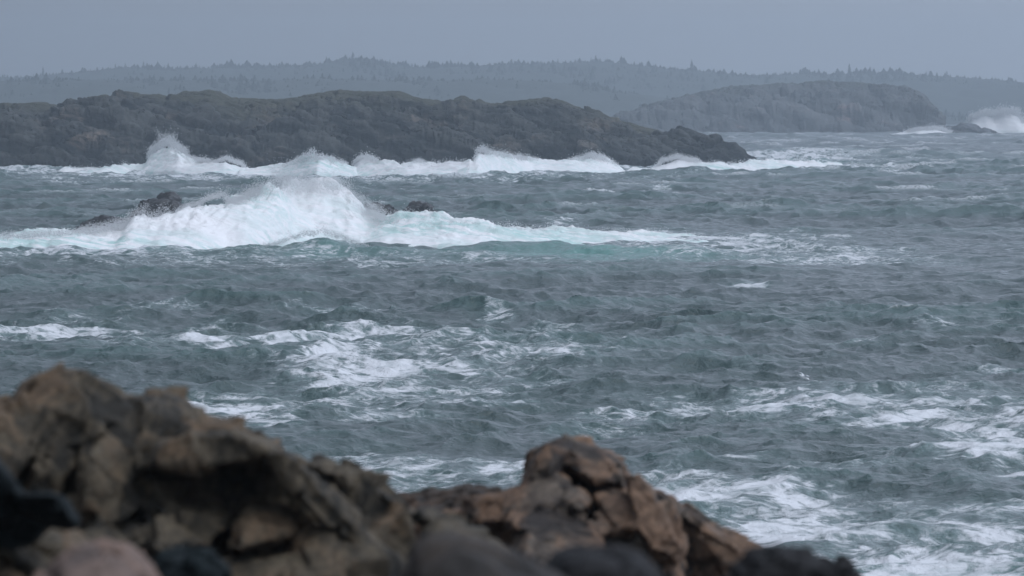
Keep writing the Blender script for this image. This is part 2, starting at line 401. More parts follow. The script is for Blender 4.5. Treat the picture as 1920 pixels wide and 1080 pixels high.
def build_sea():
    d = [44.0]
    while d[-1] < 3450:
        x = d[-1]
        f = 0.006 if x < 92 else 0.0008 if x < 760 else 0.0013 if x < 1500 else 0.02
        d.append(x * (1 + f))
    d = np.array(d)
    core = np.arange(-0.1165, 0.1166, 0.0004)
    side = 0.1165 + np.cumsum(0.0006 * 1.075 ** np.arange(58))
    side = side[side < 0.55]
    ta = np.concatenate([-side[::-1], core, side])
    Y, T = np.meshgrid(d, ta, indexing='ij')
    X = Y * T
    x, y = X.ravel(), Y.ravel()
    step = np.gradient(d); step = np.repeat(step, len(ta))
    lat = y * np.tile(np.gradient(ta), len(d))
    need = np.maximum(step * 1.2, lat * 1.5)
    li = np.interp(np.log(np.maximum(need, 1e-3)), np.log(LAM), np.arange(len(LAM)))
    h = np.zeros_like(x); dx = np.zeros_like(x); dy = np.zeros_like(x)
    for i, (Fh, Fx, Fy) in enumerate(SEA_LEV):
        w = np.clip(1 - np.abs(li - i), 0, 1)
        s = w > 0
        h[s] += w[s] * tile_sample(Fh, x[s], y[s]); dx[s] += w[s] * tile_sample(Fx, x[s], y[s]); dy[s] += w[s] * tile_sample(Fy, x[s], y[s])
    grp = 0.92 + 0.38 * fbm(np.stack([x / 46, y / 60, np.zeros_like(x)], 1), 2, 31)
    grp *= np.interp(need, [0.1, 4, 30], [1, 1, 0.0])
    grp *= np.interp(y, [260, 520, 1500], [1.0, 1.4, 1.5])
    jxx, jyy, jxy = (tile_sample(F, x, y) for F in SEA_J)
    lam = CHOP * grp
    J = (1 + lam * jxx) * (1 + lam * jyy) - (lam * jxy) ** 2
    px = 960 + T.ravel() * FPX
    py = HOR + H * FPX / y
    foam = np.zeros_like(x)
    vis = (py < 1300) & (px > -300) & (px < 2220) & (y < 1500)
    vx, vy = px[vis], py[vis]
    q = np.stack([x[vis], y[vis], np.zeros(vis.sum())], 1)
    wx = 40 * fbm(q / np.array([5, 9, 1]), 3, 41); wy = fbm(q / np.array([6, 12, 1]), 3, 47)
    f = np.zeros(vis.sum())
    for (cx, cy, rx, ry, a) in FOAM:
        if a <= 0: continue
        s = (np.abs(vx - cx) < 2.4 * rx + 50) & (np.abs(vy - cy) < 3 * ry)
        e = ((vx[s] + wx[s] * rx / 90 - cx) / rx) ** 2 + ((vy[s] - cy) / ry + 0.7 * wy[s]) ** 2
        f[s] = np.maximum(f[s], min(0.86 * a ** 0.75, 0.62) * np.exp(-0.32 * e ** 1.1))
    f *= 0.98 + 0.55 * fbm(q / np.array([2.2, 3.6, 1]), 3, 53)
    foam[vis] = np.clip(f, 0, 1)
    # a few scattered whitecaps on sharp crests
    pick = fbm(np.stack([x / 7, y / 11, np.zeros_like(x)], 1), 2, 61)
    capw = sstep(0.30, -0.15, J) * sstep(0.02, 0.35, pick + 0.5 * foam)
    hn = h * grp
    capw = np.maximum(capw, 0.75 * sstep(0.22, 0.55, hn) * sstep(0.30, 0.55, pick) * sstep(0.5, 0.1, J))
    far = sstep(330, 520, y)
    capw = np.maximum(capw, 0.85 * far * sstep(0.35, 0.8, hn) * sstep(0.16, 0.42, pick))
    capw *= np.interp(y, [90, 1400, 1800], [1, 0.8, 0])
    teal = 0.55 * np.exp(-((px - 610) / 120) ** 2) * np.exp(-((y - 311) / 5.0) ** 2)
    teal = np.maximum(teal, 0.95 * np.exp(-((px - 1120) / 260) ** 2) * np.exp(-((y - 315) / 8) ** 2))
    teal = np.maximum(teal, 0.42 * sstep(-300, 0, px) * sstep(1700, 1300, px) * np.exp(-((y - 314) / 8) ** 2))
    teal = np.maximum(teal, 0.60 * np.exp(-((px - 1480) / 130) ** 2) * np.exp(-((y - 750) / 40) ** 2))
    teal = np.maximum(teal, 0.85 * sstep(1350, 1650, px) * sstep(1030, 1075, py))
    teal = np.maximum(teal, 0.30 * foam)
    teal = np.maximum(teal, 0.16 * sstep(0.10, 0.6, hn) * (y < 900))
    z = hn + sea_height_bulges(x, y)
    V = np.stack([x + lam * dx, y + lam * dy, z], 1)
    me = mesh_np('sea', V, grid_faces(len(d), len(ta)))
    attr(me, 'foam', foam); attr(me, 'teal', np.clip(teal, 0, 1)); attr(me, 'cap', np.clip(capw, 0, 1))
    structure(link('sea', me, M_SEA))

build_sea()

# ------------------------------------------------------------------ island, headland and hills
def ridge_land(name, top, shore, depth, back, mat, x0, x1, nx, ny, rough, cell, seed, base=-1.5, steep=0.42, amp=1.0, spacing_pow=1.0):
    """land that climbs from a shore to the ridge seen against what is behind it, then falls away at the back"""
    px = np.linspace(x0, x1, nx)
    t = np.linspace(0, 1 + back, ny)
    P, T = np.meshgrid(px, t, indexing='xy')
    ds = interp(P.ravel(), shore)
    dr = ds + interp(P.ravel(), depth)
    zt = gz(interp(P.ravel(), top), dr) - 0.22 * rough
    Tt = T.ravel()
    y = ds + (dr - ds) * Tt
    x = gx(P.ravel(), dr)
    prof = np.where(Tt < 1, (1 - (1 - np.clip(Tt, 0, 1)) ** 2.2) ** (steep * 1.6), 1 - ((Tt - 1) / back) ** 1.6)
    q = np.stack([x, y, np.zeros_like(x)], 1)
    bumpy = fbm(q / (cell * 3), 4, seed + 9)
    terr = fbm(q / (cell * 1.4) * np.array([0.7, 1.4, 1]), 4, seed + 19, 0.55, True)
    edge = 4 * np.clip(prof, 0, 1) * (1 - np.clip(prof, 0, 1)) + 0.10
    z = base + (zt - base) * prof + edge * np.clip((zt - base) / 9.0, 0.12, 1) * amp * (1.6 * bumpy + 1.0 * terr) * rough * 2.0
    V = np.stack([x, y, z], 1)
    G = V.reshape(ny, nx, 3)
    du = np.gradient(G, axis=1); dv = np.gradient(G, axis=0)
    N = np.cross(du, dv); N /= np.linalg.norm(N, axis=2, keepdims=True) + 1e-9
    N = N.reshape(-1, 3)
    wq = V + rough * 1.2 * np.stack([fbm(V / cell, 3, seed + 1), fbm(V / cell, 3, seed + 2), fbm(V / cell, 3, seed + 3)], 1)
    R = np.array([[0.94, 0, 0.34], [0, 1, 0], [-0.34, 0, 0.94]])
    f1, f2, idr, c = worley(wq @ R / np.array([cell * 2.6, cell * 1.2, cell * 0.42]), seed + 5)
    f1b, f2b, idb, c = worley(wq @ R / np.array([cell * 1.0, cell * 0.5, cell * 0.16]), seed + 6)
    disp = rough * ((idr - 0.5) * 1.2 + (idb - 0.5) * 0.5 - 0.8 * np.exp(-((f2 - f1) / 0.10) ** 2) - 0.3 * np.exp(-((f2b - f1b) / 0.12) ** 2)
                    + 0.8 * fbm(V / (cell * 0.8), 5, seed + 4, 0.6, True))
    fade = np.interp(prof, [0, 0.9, 1.0], [1, 0.85, 0.34])
    V = V + N * (disp * fade)[:, None]
    me = mesh_np(name, V, grid_faces(ny, nx))
    attr(me, 'tint', np.clip(0.6 * idr + 0.4 * idb, 0, 1)); attr(me, 'crest', np.clip(prof, 0, 1) * np.where(Tt > 1, 1, Tt ** 0.2))
    return structure(link(name, me, mat))

ridge_land('island',
    [(-420, 215), (-200, 200), (0, 195), (40, 192), (90, 192), (128, 202), (145, 190), (200, 181), (250, 175), (300, 178), (318, 181), (345, 172), (385, 170), (412, 173), (432, 184), (480, 186), (540, 185), (590, 179),
     (640, 173), (690, 174), (745, 172), (775, 184), (822, 193), (852, 190), (870, 184), (890, 191), (915, 196), (960, 193), (1000, 190), (1028, 187), (1050, 191), (1080, 199), (1110, 206), (1150, 221), (1200, 234),
     (1240, 243), (1290, 249), (1340, 254), (1368, 265), (1395, 285), (1415, 297), (1430, 318)],
    [(-420, 690), (300, 697), (900, 705), (1200, 722), (1430, 740)], [(-420, 60), (900, 52), (1200, 30), (1380, 14), (1430, 6)], 0.7, M_ISLAND, -420, 1430, 1350, 340, 0.95, 5.0, 101, steep=0.50, amp=1.3)

ridge_land('headland',
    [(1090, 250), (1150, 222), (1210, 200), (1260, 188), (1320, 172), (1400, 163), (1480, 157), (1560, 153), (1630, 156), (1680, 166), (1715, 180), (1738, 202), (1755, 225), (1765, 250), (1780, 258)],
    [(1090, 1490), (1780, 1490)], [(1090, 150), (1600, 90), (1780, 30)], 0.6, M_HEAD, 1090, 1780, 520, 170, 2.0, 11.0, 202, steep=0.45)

TOP_FAR = [(-600, 150), (-100, 142), (0, 140), (100, 137), (200, 126), (250, 118), (330, 122), (420, 120), (520, 118), (600, 113), (650, 104), (700, 105), (730, 112), (770, 120), (850, 118), (920, 115), (1000, 113), (1080, 111),
           (1130, 110), (1200, 117), (1250, 124), (1300, 127), (1400, 134), (1500, 133), (1600, 131), (1700, 133), (1800, 140), (1880, 146), (1920, 152), (2000, 160), (2500, 185)]
TOP_MID = [(-600, 150), (0, 142), (200, 140), (420, 142), (620, 138), (800, 140), (960, 138), (1100, 150), (1200, 168), (1320, 190), (1450, 205), (2500, 215)]
ridge_land('hills', [(a, b + 8) for a, b in TOP_FAR], [(-600, 2500), (2500, 2400)], [(-600, 520), (2500, 520)], 0.5, M_HILL, -600, 2500, 400, 60, 1.2, 24.0, 303, base=-2, steep=0.7)
ridge_land('hills', [(a, b + 10) for a, b in TOP_MID], [(-600, 1950), (2500, 2050)], [(-600, 330), (2500, 300)], 0.4, M_HILL, -600, 2500, 400, 60, 1.2, 20.0, 404, base=-2, steep=0.7)

# ------------------------------------------------------------------ spruces
def tree_geo(h, seed, ragged=1.0, wide=1.0):
    r = np.random.default_rng(seed)
    V, F = [], []
    def ring(z, rad, n, jit):
        i0 = len(V)
        a0 = r.uniform(0, 6.28)
        for k in range(n):
            a = a0 + 2 * math.pi * k / n
            q = rad * (1 + jit * r.uniform(-0.6, 0.5))
            V.append((q * math.cos(a), q * math.sin(a), z + jit * 0.05 * h * r.uniform(-1, 0.4)))
        return i0
    a = ring(0, 0.02 * h, 6, 0); b = ring(0.95 * h, 0.004 * h, 6, 0)
    for k in range(6):
        F.append((a + k, a + (k + 1) % 6, b + (k + 1) % 6)); F.append((a + k, b + (k + 1) % 6, b + k))
    tiers = 8
    for t in range(tiers):
        z0 = h * (0.10 + 0.82 * t / tiers); z1 = z0 + h * 0.20
        rad = wide * h * 0.19 * (1 - t / tiers) ** 0.85 * r.uniform(0.7, 1.15) + 0.02 * h
        n = 8
        a = ring(z0, rad, n, ragged); top = len(V); V.append((r.normal(0, .005) * h, r.normal(0, .005) * h, min(z1, h)))
        for k in range(n): F.append((a + k, a + (k + 1) % n, top))
    return np.array(V), np.array(F)

def land_z(x, y, tops, shore, depth, back, base=-2.0, steep=0.7):
    px = 960 + x / y * FPX
    ds = interp(px, shore); dp = interp(px, depth)
    t = (y - ds) / dp
    zt = gz(interp(px, tops), ds + dp)
    prof = np.where(t < 1, (1 - (1 - np.clip(t, 0, 1)) ** 2.2) ** (steep * 1.6), 1 - (np.clip(t - 1, 0, back) / back) ** 1.6)
    return base + (zt - base) * prof

protos = []
for i in range(7):
    v, f = tree_geo(1.0, 50 + i, 1.0, [1, .8, 1.2, .9, .7, 1.1, 1.3][i])
    me = mesh_np('spruce_tree', v, f, False); me.materials.append(M_TREE)
    protos.append(me)
TF = [(a, b + 8) for a, b in TOP_FAR]; SH = [(-600, 2500), (2500, 2400)]; DP = [(-600, 520), (2500, 520)]
TM = [(a, b + 10) for a, b in TOP_MID]; SHM = [(-600, 1950), (2500, 2050)]; DPM = [(-600, 330), (2500, 300)]

def spruce(px, y, h, k, label, group, rz, wide=1.0):
    x = gx(px, y)
    z = float(land_z(np.array([x]), np.array([y]), TF, SH, DP, 0.5)[0]) - 0.6
    o = bpy.data.objects.new('spruce_tree', protos[k]); COL.objects.link(o)
    o.location = (x, y, z); o.scale = (h * wide, h * wide, h); o.rotation_euler = (random.uniform(-.03, .03), random.uniform(-.03, .03), rz)
    return tag(o, label, 'tree', group)
# those that stand clear of the rest
spruce(1297, 2960, 8.6, 6, 'tall broad spruce standing well above the treeline at the dip of the far ridge', None, 0.4, 0.9)
spruce(662, 3000, 7.0, 3, 'tallest thin spruce on the highest hump of the far wooded ridge', None, 1.1, 1.5)
spruce(1117, 3000, 7.4, 0, 'pointed spruce sticking up where the far ridge begins to fall towards the open sea', None, 2.0, 1.5)
spruce(82, 3000, 7.4, 4, 'lone slender spruce above the low treeline over the grassy end of the island', None, 2.4, 1.5)
spruce(1592, 2960, 7.4, 1, 'slim bare-topped spruce above the treeline over the rocky headland', None, 2.4, 1.5)
for i in range(272):
    px = -60 + 2040 * (i + random.uniform(-1.6, 2.6)) / 272
    clump = 0.78 + 0.55 * float(fbm(np.array([[px / 70.0, 3.3, 0.0]]), 3, 15)[0])
    spruce(px, random.uniform(2935, 3000), clump * random.lognormvariate(1.10, 0.30), random.randrange(7),
           'small hazy grey-green spruce in the dense treeline along the far ridge', 'spruces along the skyline of the far ridge', random.uniform(0, 6.28), random.uniform(1.0, 2.1))

def forest(name, n, fn, ylo, yhi, hlo, hhi, seed):
    r = np.random.default_rng(seed)
    geos = [tree_geo(1.0, 80 + i, 1.0, 1.0 + 0.15 * (i % 3)) for i in range(5)]
    VV, FF, off = [], [], 0
    for i in range(n):
        v, f = geos[i % 5]
        y = r.uniform(ylo, yhi); px = r.uniform(-320, 2240); x = gx(px, y)
        z = float(fn(np.array([x]), np.array([y]))[0]) - 0.6
        h = np.clip(r.lognormal(math.log(0.5 * (hlo + hhi)) - 0.05, 0.32), 0.5 * hlo, 1.5 * hhi) * (0.8 + 0.4 * math.sin(px / 37.0 + y / 60.0) * math.sin(px / 101.0)); a = r.uniform(0, 6.28); c, s = math.cos(a), math.sin(a)
        q = v * np.array([h * 2.1, h * 2.1, h]); q = q @ np.array([[c, s, 0], [-s, c, 0], [0, 0, 1]]) + np.array([x, y, z])
        VV.append(q); FF.append(f + off); off += len(q)
    o = link(name, mesh_np(name, np.concatenate(VV), np.concatenate(FF), False), M_TREE)
    o['kind'] = 'stuff'; o['label'] = 'dense spruce forest covering the hazy hills'; o['category'] = 'forest'
forest('forest', 4200, lambda x, y: land_z(x, y, TF, SH, DP, 0.5), 2620, 3010, 2.2, 3.6, 1)
forest('forest', 2600, lambda x, y: land_z(x, y, TM, SHM, DPM, 0.4), 2010, 2290, 1.8, 3.2, 2)

# ------------------------------------------------------------------ rocks
def block_hull(bm, poly, d, thick, rnd, tilt=(0, 0), inset=0.16):
    """one jointed block: outline (photo px) at its own distance, front and back shrunk; tilt leans the front face"""
    P = np.array(poly, float); c = P.mean(0)
    pts = []
    rel = (P - c)
    span = np.abs(rel).max() + 1e-6
    for k, (p, r) in enumerate(zip(P, rel)):
        lean = (tilt[0] * r[0] / span + tilt[1] * r[1] / span) * thick * 0.5
        j = rnd.uniform(-0.10, 0.10) * thick
        for q, dd in ((p, d + lean * 0.5 + j * 0.4), (c + r * (1 - inset * rnd.uniform(0.5, 1.5)), d - thick * 0.5 + lean + j), (c + r * 0.92, d + thick)):
            pts.append((gx(q[0], dd), dd, gz(q[1], dd)))
    vs = [bm.verts.new(p) for p in pts]
    res = bmesh.ops.convex_hull(bm, input=vs)
    junk = [e for e in res['geom_interior'] if isinstance(e, bmesh.types.BMVert)] + [e for e in res['geom_unused'] if isinstance(e, bmesh.types.BMVert)]
    if junk: bmesh.ops.delete(bm, geom=list(set(junk)), context='VERTS')

def vert_normals(me):
    n = np.empty(len(me.vertices) * 3, np.float32)
    me.vertex_normals.foreach_get('vector', n)
    return n.reshape(-1, 3).astype(float)

def make_rock(name, label, mat, blocks, voxel, cell, rough, seed, rot=0.6, smooth=0, aniso=(1.3, 1.0, 0.4), group=None, planar=0.0, crack=0.9):
    rnd = random.Random(seed)
    bm = bmesh.new()
    for b in blocks:
        block_hull(bm, b[0], b[1], b[2], rnd, b[3] if len(b) > 3 else (0, 0), b[4] if len(b) > 4 else 0.16)
    bmesh.ops.recalc_face_normals(bm, faces=bm.faces)
    me = bpy.data.meshes.new(name + '_raw'); bm.to_mesh(me); bm.free()
    ob = bpy.data.objects.new('tmp', me); COL.objects.link(ob)
    md = ob.modifiers.new('r', 'REMESH'); md.mode = 'VOXEL'; md.voxel_size = voxel
    if smooth:
        sm = ob.modifiers.new('s', 'SMOOTH'); sm.iterations = smooth; sm.factor = 0.5
    dg = bpy.context.evaluated_depsgraph_get()
    me2 = bpy.data.meshes.new_from_object(ob.evaluated_get(dg))
    bpy.data.objects.remove(ob); bpy.data.meshes.remove(me)
    n = len(me2.vertices)
    V = np.empty(n * 3, np.float32); me2.vertices.foreach_get('co', V); V = V.reshape(-1, 3).astype(float)
    N = vert_normals(me2)
    c, s = math.cos(rot), math.sin(rot)
    R = np.array([[c, 0, s], [0, 1, 0], [-s, 0, c]])
    wq = V + 0.35 * cell * np.stack([fbm(V / cell, 3, seed + k) for k in (1, 2, 3)], 1)
    f1, f2, ida, ca = worley(wq @ R / (cell * np.array(aniso)), seed + 11)
    f1b, f2b, idb, cb = worley(wq @ R / (cell * 0.38 * np.array(aniso)), seed + 12)
    slope = ((wq @ R / (cell * np.array(aniso)) - ca) * np.stack([ida - .5, idb * 0 + np.modf(ida * 7.3)[0] - .5, np.modf(ida * 13.7)[0] - .5], 1)).sum(1)
    if planar:
        _, cid = np.unique(np.round(ida * 1e7).astype(np.int64), return_inverse=True)
        cnt = np.bincount(cid)
        mp = np.stack([np.bincount(cid, V[:, k]) / cnt for k in range(3)], 1)
        mn = np.stack([np.bincount(cid, N[:, k]) / cnt for k in range(3)], 1)
        mn += np.random.default_rng(seed).normal(0, 0.12, mn.shape) * np.linalg.norm(mn, axis=1, keepdims=True)
        ok = np.linalg.norm(mn, axis=1) > 0.35
        mn /= np.linalg.norm(mn, axis=1, keepdims=True) + 1e-9
        num = ((mp[cid] - V) * mn[cid]).sum(1); den = (N * mn[cid]).sum(1)
        mv = np.where((den > 0.3) & ok[cid], num / np.maximum(den, 0.3), 0)
        V = V + N * (planar * np.clip(mv, -0.16 * cell, 0.16 * cell))[:, None]
    disp = rough * ((ida - 0.5) * 1.0 + np.clip(slope, -0.5, 0.5) * 3.2 + (idb - 0.5) * 0.45 - crack * np.exp(-((f2 - f1) / 0.09) ** 2) - 0.25 * np.exp(-((f2b - f1b) / 0.12) ** 2)
                    + 0.14 * fbm(V / (cell * 0.5), 5, seed + 4, 0.55) + 0.15 * fbm(V / (cell * 0.12), 4, seed + 5, 0.6))
    if planar:                                                   # thin ledges along the bedding
        bq = (wq @ R) * np.array([1.3, 1.3, 9.0]) * (0.24 / cell)
        disp = disp + rough * 0.35 * fbm(bq, 3, seed + 71, 0.5, True)
    V = V + N * disp[:, None]
    base = np.array([V[:, 0].mean(), V[:, 1].mean(), V[:, 2].min()])
    me2.vertices.foreach_set('co', (V - base).astype(np.float32).ravel())
    me2.polygons.foreach_set('use_smooth', np.ones(len(me2.polygons), bool))
    me2.materials.clear()
    attr(me2, 'tint', np.clip(0.65 * ida + 0.35 * idb, 0, 1))
    me2.update()
    me2.name = name
    return tag(link(name, me2, mat, tuple(base)), label, 'rock', group)

# the brown outcrop in the lower left corner
L = 22.0
make_rock('rock_outcrop', 'large brown layered rock outcrop with a rounded knob on top and slanting slabs', M_ROCK_BROWN, [
    ([(-130, 800), (40, 745), (120, 755), (230, 760), (350, 770), (440, 815), (520, 850), (570, 890), (690, 930), (740, 970), (775, 1010), (800, 1420), (-130, 1420)], L + 0.55, 1.1),
    ([(14, 765), (45, 727), (75, 709), (120, 700), (170, 703), (205, 718), (232, 748), (240, 800), (150, 850), (20, 850)], L + 0.15, 0.55, (0.0, -0.6), 0.25),
    ([(225, 752), (270, 742), (330, 742), (362, 754), (366, 800), (240, 800)], L + 0.35, 0.4),
    ([(365, 790), (420, 795), (440, 800), (450, 850), (300, 850), (250, 790)], L + 0.25, 0.5, (0, -0.4)),
    ([(-130, 770), (0, 752), (85, 775), (75, 840), (20, 905), (-130, 930)], L - 0.1, 0.5, (0.5, -0.7)),
    ([(100, 765), (230, 752), (330, 760), (350, 775), (300, 840), (230, 870), (150, 860)], L + 0.1, 0.45, (0.2, -1.0)),
    ([(95, 800), (150, 785), (140, 880), (85, 950), (40, 930)], L - 0.15, 0.3, (0.9, -0.5)),
    ([(150, 850), (195, 815), (300, 830), (290, 900), (210, 985), (140, 975)], L - 0.15, 0.35, (0.9, -0.4)),
    ([(290, 835), (440, 800), (525, 845), (470, 872), (345, 885), (260, 880)], L - 0.35, 0.5, (-0.3, -0.6)),
    ([(440, 800), (520, 842), (560, 875), (500, 885), (430, 850)], L - 0.05, 0.5, (0, -0.8)),
    ([(500, 848), (545, 850), (572, 882), (640, 965), (735, 1040), (715, 1050), (610, 985), (550, 920)], L - 0.55, 0.32, (0.9, -0.7), 0.1),
    ([(570, 885), (592, 866), (612, 862), (628, 872), (632, 905), (590, 920)], L + 0.25, 0.35),
    ([(612, 890), (640, 878), (690, 880), (722, 905), (760, 962), (778, 1005), (770, 1070), (730, 1045), (670, 980)], L + 0.0, 0.4, (-0.6, -0.6)),
    ([(700, 960), (760, 960), (780, 1010), (775, 1120), (700, 1100), (660, 1010)], L - 0.25, 0.4, (0.2, -0.6)),
    ([(225, 905), (275, 895), (270, 960), (180, 1000), (170, 960)], L - 0.25, 0.3, (0.2, -1.2)),
    ([(285, 900), (345, 900), (330, 955), (270, 965)], L - 0.25, 0.3, (0.2, -1.0)),
    ([(275, 970), (330, 948), (430, 950), (440, 985), (385, 1030), (275, 1045)], L - 0.45, 0.45, (0.5, -1.6)),
    ([(440, 975), (480, 948), (545, 955), (560, 1000), (480, 1030), (425, 1040)], L - 0.45, 0.45, (0.3, -1.5)),
    ([(545, 1010), (600, 990), (690, 1020), (770, 1060), (770, 1160), (540, 1160)], L - 0.5, 0.6, (0.2, -1.0)),
    ([(400, 1060), (470, 1042), (560, 1048), (600, 1100), (590, 1200), (390, 1200)], L - 0.65, 0.6, (0.1, -1.0)),
    ([(120, 990), (200, 985), (280, 1000), (290, 1100), (110, 1100)], L - 0.5, 0.6, (0.1, -0.8)),
    ], 0.013, 0.22, 0.022, 11, -0.55, planar=0.8, aniso=(0.75, 1.2, 2.2), crack=0.15)

# the pointed outcrop in the middle
Rr = 28.0
make_rock('rock_outcrop', 'rusty orange-brown pointed rock outcrop with an overhanging cap and a grey slab', M_ROCK_ORANGE, [
    ([(735, 990), (800, 968), (900, 965), (990, 925), (1100, 905), (1200, 905), (1232, 930), (1300, 990), (1380, 1028), (1420, 1055), (1500, 1080), (1560, 1110), (1560, 1380), (735, 1380)], Rr + 0.9, 1.4),
    ([(990, 862), (1020, 842), (1100, 842), (1170, 862), (1195, 930), (1100, 950), (990, 930)], Rr + 0.75, 0.6),
    ([(986, 900), (996, 862), (1016, 833), (1048, 824), (1088, 834), (1100, 850), (1060, 862), (1030, 872), (1012, 905)], Rr - 0.05, 0.6, (0, -0.3)),
    ([(1030, 850), (1095, 838), (1150, 844), (1166, 866), (1168, 915), (1120, 925), (1098, 900), (1085, 872), (1040, 866)], Rr + 0.0, 0.6, (0.2, -0.4)),
    ([(985, 905), (1022, 878), (1045, 912), (1102, 925), (1104, 960), (1040, 960), (955, 945)], Rr - 0.25, 0.5, (0.2, -1.9)),
    ([(935, 955), (965, 930), (1000, 925), (1060, 950), (1105, 945), (1106, 985), (1040, 985), (950, 980)], Rr - 0.4, 0.5, (0.3, -1.7)),
    ([(945, 965), (985, 945), (1035, 968), (1065, 975), (1050, 1000), (990, 1000), (950, 990)], Rr - 0.6, 0.4, (0.3, -1.7)),
    ([(870, 935), (920, 922), (948, 938), (945, 985), (880, 995)], Rr + 0.2, 0.5, (-0.2, -0.4)),
    ([(975, 1000), (1040, 985), (1110, 980), (1140, 1010), (1140, 1100), (960, 1100), (955, 1030)], Rr - 0.7, 0.6, (0.2, -1.6)),
    ([(1108, 930), (1140, 924), (1185, 945), (1205, 975), (1203, 1000), (1160, 1000), (1150, 955), (1112, 945)], Rr - 0.35, 0.4, (-0.3, -1.0)),
    ([(1108, 965), (1150, 958), (1160, 1000), (1120, 1010)], Rr - 0.4, 0.4, (0.1, -0.8)),
    ([(1172, 887), (1204, 880), (1230, 915), (1260, 975), (1284, 1035), (1270, 1058), (1226, 1050), (1198, 1000), (1182, 940)], Rr - 0.5, 0.35, (0.6, -0.4), 0.1),
    ([(1212, 905), (1250, 935), (1300, 985), (1350, 1003), (1395, 1024), (1430, 1052), (1440, 1150), (1300, 1150), (1262, 1030)], Rr + 0.35, 0.6, (-0.4, 0.5)),
    ([(1380, 1016), (1450, 1044), (1500, 1058), (1545, 1076), (1580, 1150), (1380, 1150)], Rr + 0.3, 0.6),
    ([(1240, 1050), (1275, 1048), (1300, 1090), (1300, 1150), (1230, 1150)], Rr - 0.4, 0.5, (0, -0.6)),
    ], 0.015, 0.28, 0.024, 23, -0.35, aniso=(1.4, 1.1, 0.8), planar=0.6, crack=0.35)

make_rock('rock', 'low grey-brown layered ledge between the two rock outcrops', M_ROCK_DARKBROWN, [
    ([(680, 940), (730, 936), (775, 948), (830, 936), (872, 930), (905, 922), (935, 926), (955, 960), (960, 1250), (680, 1250)], 30.0, 1.0),
    ([(760, 965), (810, 945), (880, 940), (890, 975), (800, 990)], 29.3, 0.5, (0.2, -0.8)),
    ([(850, 945), (905, 925), (935, 935), (920, 985), (850, 990)], 29.2, 0.5, (0.5, -0.4)),
    ], 0.016, 0.28, 0.03, 31, 0.25, planar=0.8, crack=0.4)
make_rock('rock', 'flat-topped wedge of brown rock with a dark triangular hollow under it', M_ROCK_BROWN, [
    ([(758, 962), (800, 958), (850, 968), (885, 985), (840, 990), (768, 972)], 21.0, 0.35, (0, -0.8)),
    ([(800, 995), (860, 985), (900, 1000), (960, 1050), (960, 1300), (780, 1300)], 20.6, 0.5, (0.2, -0.6)),
    ], 0.012, 0.26, 0.02, 37, 0.2, planar=0.7)
make_rock('boulder', 'smooth dark brown rounded boulder, blurred, lying in front of the pointed outcrop', M_ROCK_DARKBROWN, [
    ([(752, 1076), (768, 1030), (800, 1006), (850, 1000), (910, 1014), (1000, 1048), (1085, 1088), (1130, 1300), (740, 1300)], 13.0, 0.5, (0, -0.7), 0.3),
    ], 0.010, 0.35, 0.018, 41, 0.2, 12, (1, 1, 1))
make_rock('boulder', 'dark charcoal rounded boulder at the foot of the grey slab', M_ROCK_GREY, [
    ([(1010, 1082), (1040, 1040), (1090, 1022), (1150, 1020), (1205, 1042), (1245, 1090), (1280, 1300), (1000, 1300)], 14.0, 0.5, (0.2, -0.5), 0.3),
    ], 0.011, 0.35, 0.02, 43, 0.2, 10, (1, 1, 1))
make_rock('boulder', 'wet blue-grey boulder with a black underside at the left edge of the frame', M_ROCK_BLUE, [
    ([(-120, 830), (-10, 866), (22, 905), (45, 936), (40, 970), (0, 985), (-120, 985)], 16.5, 0.35, (0.1, 1.0), 0.1),
    ([(20, 925), (50, 936), (95, 926), (130, 944), (143, 985), (100, 985), (30, 975)], 16.4, 0.35, (0.1, 1.2), 0.1),
    ([(-120, 930), (0, 930), (70, 960), (100, 990), (60, 1030), (-120, 1040)], 17.0, 0.3, (0.1, 0.5), 0.1),
    ], 0.010, 0.28, 0.02, 47, 0.2, 6, (1, 1, 1))
make_rock('boulder', 'brown banded boulder beneath the wet blue-grey boulder', M_ROCK_BROWN, [
    ([(-140, 1010), (-20, 980), (70, 972), (125, 995), (145, 1040), (150, 1300), (-140, 1300)], 17.6, 0.6, (0.1, -0.8)),
    ], 0.011, 0.24, 0.03, 53, 0.5, 2)
make_rock('boulder', 'pale pinkish tan boulder at the foot of the brown outcrop', M_ROCK_PINK, [
    ([(60, 1090), (105, 1050), (140, 1022), (190, 1012), (245, 1025), (284, 1055), (296, 1090), (300, 1300), (40, 1300)], 14.5, 0.5, (0.1, -1.0), 0.3),
    ], 0.010, 0.25, 0.022, 59, 0.5, 6, (1, 1, 0.7))
make_rock('boulder', 'dark bluish boulder between the pale pinkish boulder and the brown outcrop', M_ROCK_BLUE, [
    ([(278, 1070), (300, 1040), (345, 1030), (390, 1038), (425, 1075), (440, 1300), (270, 1300)], 17.5, 0.5, (0.1, -0.4), 0.25),
    ], 0.011, 0.3, 0.022, 61, 0.4, 6, (1, 1, 1))
make_rock('boulder', 'black blurred boulder at the lower right end of the pointed outcrop, the bigger of two', M_ROCK_GREY, [
    ([(1380, 1090), (1412, 1045), (1445, 1024), (1480, 1025), (1512, 1045), (1535, 1080), (1560, 1300), (1350, 1300)], 14.5, 0.4, (0, -0.2), 0.25),
    ], 0.010, 0.22, 0.035, 67, 0.4, 3, (1, 1, 0.7), planar=0.5)
